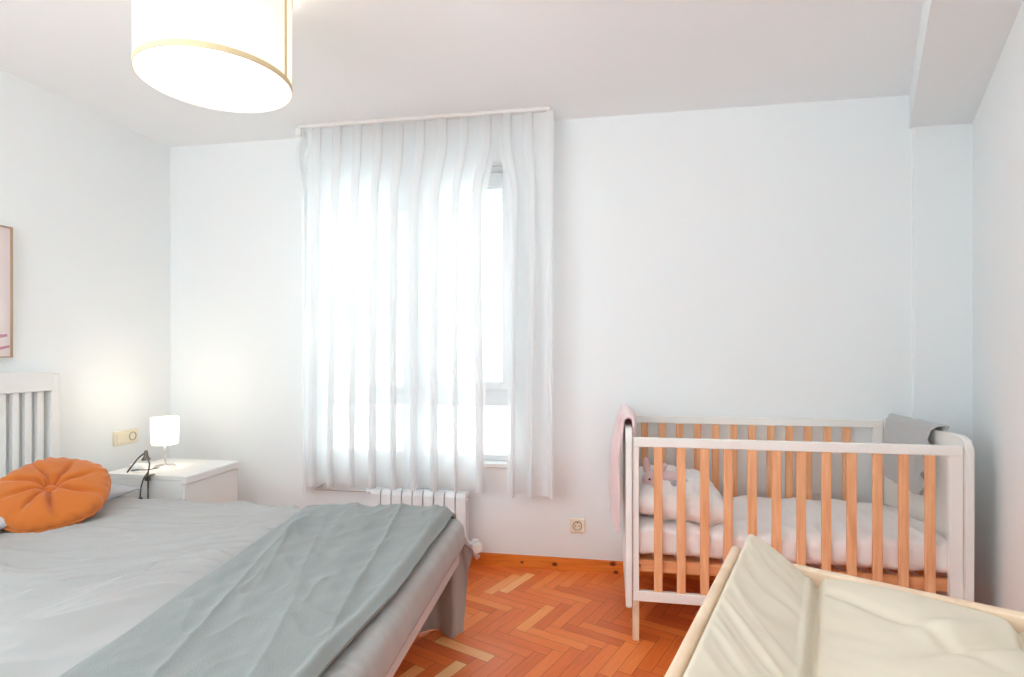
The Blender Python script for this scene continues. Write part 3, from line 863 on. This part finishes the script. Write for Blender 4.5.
# ------------------------------------------------------------------ crib
CX0, CX1, CY0, CY1 = 0.062, 1.279, 2.262, 2.905
cr_ = empty('crib', ((CX0+CX1)/2, (CY0+CY1)/2, 0)); tag(cr_, 'white and beech baby crib against the back wall', 'crib')
ox, oy = (CX0+CX1)/2, (CY0+CY1)/2
def endpanel(xa, xb):
    y0, y1 = CY0-0.012-oy, CY1-oy
    r = 0.05; zt, zb_ = 0.835, 0.13
    pts = []
    for (cy_, cz, a0) in ((y1-r, zt-r, 0), (y0+r, zt-r, 90)):
        for k in range(9):
            a = math.radians(a0 + 90*k/8); pts.append((cy_+r*cos(a), cz+r*sin(a)))
    pts += [(y0, zb_+0.01), (y0+0.01, zb_), (y1-0.01, zb_), (y1, zb_+0.01)]
    bm = bmesh.new(); add_prism(bm, pts, 'x', xa-ox, xb-ox)
    es = [e for e in bm.edges if abs(e.verts[0].co.x-e.verts[1].co.x) < 1e-6]
    bmesh.ops.bevel(bm, geom=es, offset=0.003, segments=2, affect='EDGES')
    v = obj('end_panel', bm, M['crib_white'], cr_); smooth_by_angle(v, 40)
endpanel(CX0, CX0+0.024); endpanel(CX1-0.026, CX1)
barx = [0.187+0.0873*i for i in range(12)]
for (ya, yb, zt, name) in ((CY0, CY0+0.022, 0.803, 'front_side'), (CY1-0.045, CY1-0.022, 0.822, 'back_side')):
    s = empty(name); s.parent = cr_; s.location = (0, 0, 0)
    ya -= oy; yb -= oy
    xa, xb = CX0+0.0265-ox, CX1-0.029-ox
    bm = bmesh.new(); add_box(bm, xa, xb, ya, yb, zt-0.037, zt, 0.004, 3); obj('top_rail', bm, M['crib_white'], s)
    bm = bmesh.new(); add_box(bm, xa, xb, ya, yb, 0.158, 0.198, 0.004, 3); obj('bottom_rail', bm, M['crib_white'], s)
    for (p, q) in ((xa, xa+0.024), (xb-0.042, xb)):
        bm = bmesh.new(); add_box(bm, p, q, ya+0.001, yb-0.001, 0.197, zt-0.036, 0.002); obj('post', bm, M['crib_white'], s)
    for bx in (barx if name == 'front_side' else [0.171+0.0842*i for i in range(12)]):
        bm = bmesh.new(); add_box(bm, bx-0.0165-ox, bx+0.0165-ox, ya+0.004, yb-0.004, 0.19, zt-0.03, 0.003); obj('bar', bm, M['beech'], s)
for lx in (CX0+0.018, CX1-0.046):
    for ly in (CY0+0.0, CY1-0.05):
        bm = bmesh.new(); add_box(bm, lx+0.008-ox, lx+0.034-ox, ly+0.002-oy, ly+0.042-oy, 0, 0.30, 0.003); obj('leg', bm, M['ply'], cr_)
# slatted mattress support
bm = bmesh.new()
sx0, sx1, sy0, sy1 = CX0+0.03-ox, CX1-0.03-ox, CY0+0.027-oy, CY1-0.05-oy
add_box(bm, sx0, sx1, sy0, sy0+0.02, 0.265, 0.312, 0.003); add_box(bm, sx0, sx1, sy1-0.02, sy1, 0.265, 0.312, 0.003)
for k in range(13):
    xx = sx0+0.03 + k*(sx1-sx0-0.12)/12; add_box(bm, xx, xx+0.05, sy0+0.02, sy1-0.02, 0.292, 0.304, 0.001)
o = obj('slatted_base', bm, M['beech_x'], cr_)
bm = bmesh.new()
for xx in (sx0+0.025, sx1-0.03):
    bm = bmesh.new(); add_tube(bm, [(xx, sy0-0.001, 0.29), (xx, sy0+0.004, 0.29)], 0.004, 12)
    obj('bolt_hole', bm, M['black'], o)
# mattress with loose white sheet
mt = empty('crib_mattress', (ox, oy-0.01, 0.312)); tag(mt, 'white crib mattress under a loose creased sheet', 'mattress')
def fmat(u, v):
    # closed section swept over x: rounded block
    x = -0.576 + 1.152*u
    W, H = 0.283, 0.135
    a = 2*pi*v + pi/4
    c, s = cos(a), sin(a)
    ex = 0.40
    y = W*math.copysign(abs(c)**ex, c); z = H/2 + H/2*math.copysign(abs(s)**(ex*1.2), s)
    endk = min(1, (1-abs(2*u-1))*26)**0.5
    y *= 0.90+0.10*endk; z = H/2+(z-H/2)*(0.25+0.75*endk)
    if z > H*0.5:
        z += 0.012*ridged(x*3.2, y*3.5, 3) + 0.009*max(0, ridged(x*8+y*5, y*6, 5))**2
    if y < -W*0.8:
        y += 0.018*(max(0, ridged(x*6.0+z*5, z*5, 2))**1.5-0.5)*(1 if z > 0.005 else 0)
    return (x, y, max(0.0, z))
o = grid('mattress_cover', 170, 80, fmat, M['crib_sheet'], mt)
bm = bmesh.new()
# folded duvet with head pillow at the left end of the crib
dv = pillow_mesh('folded_duvet', 0.36, 0.55, 0.17, M['crib_sheet'], None, 11, 50, 0.0, 0.012, 0.33)
dv.location = (0.283, 2.575, 0.512); dv.rotation_euler = (0, math.radians(5), 0)
tag(dv, 'puffy white folded duvet at the toy end of the crib', 'duvet')
# soft toy
def blob(name, balls, mt_, parent, vox=0.004):
    bm = bmesh.new()
    for (c, r, rot) in balls:
        Mx = Matrix.Translation(c) @ Matrix.Rotation(rot, 4, 'Y') @ Matrix.Diagonal((r[0], r[1], r[2], 1))
        bmesh.ops.create_uvsphere(bm, u_segments=24, v_segments=16, radius=1, matrix=Mx)
    o = obj(name, bm, mt_, parent, smooth=True)
    m = o.modifiers.new('r', 'REMESH'); m.mode = 'VOXEL'; m.voxel_size = vox; m.use_smooth_shade = True
    m = o.modifiers.new('s', 'SMOOTH'); m.iterations = 4
    return o
toy = empty('plush_toy', (0.175, 2.42, 0.575)); tag(toy, 'pale pink plush toy with ears lying on the crib duvet', 'soft toy')
blob('body', [((0.0, 0.0, 0.03), (0.043, 0.038, 0.036), 0), ((0.012, -0.03, 0.02), (0.020, 0.022, 0.017), 0), ((0.07, 0.02, 0.03), (0.05, 0.04, 0.035), 0.2), ((0.12, 0.03, 0.02), (0.03, 0.02, 0.018), 0)], M['plush'], toy)
blob('ear', [((-0.022, 0.012, 0.082), (0.017, 0.008, 0.04), -0.15)], M['plush'], toy)
blob('ear', [((0.035, 0.014, 0.075), (0.034, 0.008, 0.020), -0.6)], M['plush'], toy)
blob('foot', [((0.090, -0.03, 0.018), (0.020, 0.016, 0.022), 0.3)], M['plush_grey'], toy)
for xx, zz in ((-0.014, 0.038), (0.022, 0.040)):
    bm = bmesh.new(); bmesh.ops.create_uvsphere(bm, u_segments=12, v_segments=8, radius=0.0045, matrix=Matrix.Translation((xx, -0.036, zz))); obj('eye', bm, M['black'], toy, smooth=True)

# pink fleece over the left end of the crib
xc = CX0+0.012
def fpink(u, v):
    # u along y, v over the panel
    y = 2.335 + 0.50*u
    ycut = 0.5-abs(u-0.5)
    top = 0.852
    Lo = 0.45 - 0.02*u + 0.02*nz(u*4, 0); Li = 0.065 + 0.03*nz(u*5, 3)
    rr = 0.021 + 0.012*sin(pi*min(1, u*1.3)) 
    arc = pi*rr
    s = v*(Lo+arc+Li)
    if s < Lo:
        t = s/Lo
        x = xc - rr - 0.012*(1-t) - 0.010*sin(pi*t) - (0.03*u)*(1-t**2) - 0.008*ridged(u*3, t*1.5, 2)
        z = top-(Lo-s)
    elif s < Lo+arc:
        a = pi - (s-Lo)/rr
        x = xc + rr*cos(a); z = top + rr*sin(a)
    else:
        x = xc + rr; z = top-(s-Lo-arc)
    z += 0.008*nz(u*5, v*3, 5)*sstep(0, .2, v)
    return (x, y, z)
o = grid('baby_blanket', 60, 90, fpink, M['pink'], thick=0.011, offset=0)
tag(o, 'pale pink fleece blanket hanging over the end panel of the crib', 'blanket')
# grey muslin over the right end
xc2 = CX1-0.013
def fgrey(u, v):
    y = 2.42 + 0.39*u
    top = 0.838
    Li = 0.235 + 0.03*(1-u)*0 + 0.015*nz(u*3, 1) + 0.03*sin(pi*(1-u)*0.8); Lo = 0.12
    rr = 0.018; arc = pi*rr
    s = v*(Lo+arc+Li)
    fo = 0.010*ridged(u*3.4, v*0.8, 4)
    if s < Lo:
        x = xc2 + rr + fo*0.6; z = top-(Lo-s)
    elif s < Lo+arc:
        a = (s-Lo)/rr; x = xc2 + rr*cos(a); z = top + rr*sin(a)
    else:
        t = (s-Lo-arc)/Li
        x = xc2 - rr - 0.008 - fo*sstep(0, .3, t) - 0.022*t*t; z = top-(s-Lo-arc)
        y -= 0.0
    e = sstep(0.16, 0.0, u)
    x += e*0.011*sin(s*95)*(-1 if s > Lo+arc else 1)*0.9 - (e*0.02 if s > Lo+arc else 0)
    y += e*0.014*cos(s*70)
    return (x, y, z + 0.004*nz(u*6, v*4, 6))
o = grid('muslin_cloth', 90, 120, fgrey, M['greycloth'], thick=0.0035, offset=0)
tag(o, 'grey ruffled muslin cloth draped over the crib end by the right wall', 'cloth')

# ------------------------------------------------------------------ changing table
ct = empty('changing_table', (0.21, 1.045, 0)); tag(ct, 'pale wooden changing table in the near right of the room', 'changing table')
A = Vector((cos(math.radians(28)), -sin(math.radians(28)), 0)); B = Vector((-sin(math.radians(20)), -cos(math.radians(20)), 0))
def TP(a, b, z): return A*a + B*b + Vector((0, 0, z))
def tbox(bm, a0, a1, b0, b1, z0, z1, bev=0.003, seg=3):
    vs = add_box(bm, a0, a1, b0, b1, z0, z1, bev, seg)
    for v in {w for w in vs if w.is_valid}:
        v.co = TP(v.co.x, v.co.y, v.co.z)
TW, TL = 0.535, 0.80
ZR = 0.80
for nm, a0 in (('side_board', 0.0), ('side_board', TW-0.016)):
    bm = bmesh.new(); tbox(bm, a0, a0+0.016, -0.018, TL, 0.70, ZR, 0.006, 4); v = obj(nm, bm, M['ply'], ct); smooth_by_angle(v, 40)
for nm, b0 in (('end_board', 0.002), ('end_board', TL-0.02)):
    bm = bmesh.new(); tbox(bm, 0.021, TW-0.021, b0, b0+0.019, 0.70, ZR-0.003, 0.004, 4); v = obj(nm, bm, M['ply'], ct); smooth_by_angle(v, 40)
bm = bmesh.new(); tbox(bm, 0.018, TW-0.018, 0.02, TL-0.02, 0.712, 0.726); obj('tray', bm, M['ply'], ct)
bm = bmesh.new(); tbox(bm, 0.02, TW-0.02, 0.04, TL-0.04, 0.25, 0.268); obj('shelf', bm, M['ply'], ct)
for a0, b0 in ((0.0, 0.03), (0.0, TL-0.08), (TW-0.04, 0.03), (TW-0.04, TL-0.08)):
    bm = bmesh.new(); tbox(bm, a0, a0+0.04, b0, b0+0.04, 0.0, 0.70); obj('leg', bm, M['ply'], ct)
# quilted mat: raised sides, soft creases
mat_ = empty('changing_mat', (0.21, 1.045, 0.728)); tag(mat_, 'cream padded changing mat with raised sides on the changing table', 'changing mat')
def msec(a, b):
    """height of the mat top above the tray"""
    w = TW
    zl = 0.118 * (1 - sstep(0.050, 0.150, a)) * sstep(-0.004, 0.020, a-0.018)**0.6
    lin = max(0.0, 1-max(0, a-0.040)/0.100)
    zl = 0.052 + 0.066*(lin**0.9)*min(1, sstep(0.010, 0.044, a)**0.5)
    if a < 0.022: zl = 0.02
    # right bolster
    ar = w-a
    lr = max(0.0, 1-max(0, ar-0.045)/0.12)
    zr_ = 0.052 + 0.058*(lr**0.9)*sstep(0.010, 0.05, ar)**0.5
    seat = 0.066 + 0.010*sin(pi*min(1, max(0, (a-0.135)/0.24)))
    z = max(seat, zl if a < w/2 else zr_)
    return z
def fmatc(u, v):
    a = 0.017 + (TW-0.037)*u
    b = 0.0225 + (TL-0.05)*v
    z = msec(a, b)
    # valley creases
    z -= 0.016*exp(-((a-0.138)/0.006)**2)
    z -= 0.014*exp(-((a-(TW-0.165))/0.007)**2)
    # diagonal gathers on the left bolster
    if a < 0.14:
        k = sstep(0.03, 0.06, a)*sstep(0.145, 0.10, a)
        wn = 1.6*nz(a*9, b*5, 7)
        z += 0.0045*max(0, ridged((b*8 - a*13)+wn, a*5.0, 4))**2*k + 0.0018*ridged((b*22 - a*34)+wn*2, a*5.0, 9)*k
    elif a < TW-0.165:
        t = (a-0.16)/(TW-0.325)
        # crease running from the far left valley corner towards the middle right
        z += 0.006*nz(a*9, b*7, 2)
        d1 = (b-0.10) - 0.62*(a-0.16); z -= 0.006*exp(-(d1/0.016)**2)*sstep(1.0, 0.5, t)
        d2 = (b-0.085) - 1.1*((TW-0.165)-a); z -= 0.010*exp(-(d2/0.018)**2)*sstep(0.2, 0.6, t)
        d3 = (b-0.13) + 0.8*(a-0.30); z += 0.009*exp(-(d3/0.02)**2)*sstep(0.25, 0.5, t)*sstep(0.9, 0.6, t)
    z += 0.0015*nz(a*30, b*30, 3)
    # rolled ends
    eb = min(b-0.0225, TL-0.027-b)
    z *= (min(1, max(0, eb)/0.022))**0.42*0.92+0.08
    ea = min(a-0.017, TW-0.020-a)
    z *= (min(1, max(0, ea)/0.020))**0.45*0.9+0.1
    p = TP(a, b, z)
    return (p.x, p.y, p.z)
o = grid('mat_top', 200, 220, fmatc, M['cream'], mat_)
bm = bmesh.new(); tbox(bm, 0.0215, TW-0.0215, 0.0235, TL-0.0275, 0.0, 0.008, 0.002); obj('mat_base', bm, M['cream'], mat_)

# ------------------------------------------------------------------ light
w = D.worlds.new('world'); SC.world = w; w.use_nodes = True
bg = w.node_tree.nodes['Background']; bg.inputs['Color'].default_value = (0.93, 0.98, 1.0, 1); bg.inputs['Strength'].default_value = 4.9
def portal(x0, x1, z0, z1, y, face):
    l = D.lights.new('window_portal', 'AREA'); l.shape = 'RECTANGLE'; l.size = x1-x0; l.size_y = z1-z0
    l.cycles.is_portal = True
    o = D.objects.new('window_portal', l); link(o); o.location = ((x0+x1)/2, y, (z0+z1)/2)
    o.rotation_euler = (math.radians(90*face), 0, 0)
portal(WX0, WX1, WZ0, WZ1, YB+0.24, -1)
def add_fill(loc, rot, sx, sy, energy, col):  # fill light added inside the room, in front of an unseen window
    l = D.lights.new('added_fill_light', 'AREA'); l.shape = 'RECTANGLE'; l.size = sx; l.size_y = sy
    l.energy = energy; l.color = col
    o = D.objects.new('added_fill_light', l); link(o); o.location = loc; o.rotation_euler = rot
add_fill(((FX0+FX1)/2, YF+0.30, 1.5), (math.radians(90+70), 0, 0), FX1-FX0-0.2, 1.0, 50, (0.78, 0.93, 1.0))  # added fill, aimed up at the ceiling
add_fill((XL+0.30, (SY0+SY1)/2, 1.5), (0, math.radians(-90-8), 0), 1.0, SY1-SY0-0.2, 31, (0.80, 0.935, 1.0))  # added fill for the right wall and the floor

# ------------------------------------------------------------------ camera
cam = D.cameras.new('camera'); co = D.objects.new('camera', cam); link(co)
cam.sensor_width = 36; cam.lens = 561/1024*36; cam.shift_y = 11/1024
co.location = (0, 0, 1.15); co.rotation_euler = (pi/2, 0, math.radians(9.9))
cam.clip_start = 0.02
SC.camera = co
SC.view_settings.view_transform = 'Standard'; SC.view_settings.look = 'None'
SC.view_settings.gamma = 1; SC.view_settings.exposure = 0.03; SC.view_settings.use_curve_mapping = False
c = SC.cycles
c.max_bounces = 16; c.diffuse_bounces = 10; c.glossy_bounces = 4; c.transmission_bounces = 8; c.transparent_max_bounces = 24
c.use_denoising = True; c.sample_clamp_indirect = 6.0
try: c.denoiser = 'OPENIMAGEDENOISE'
except Exception: pass
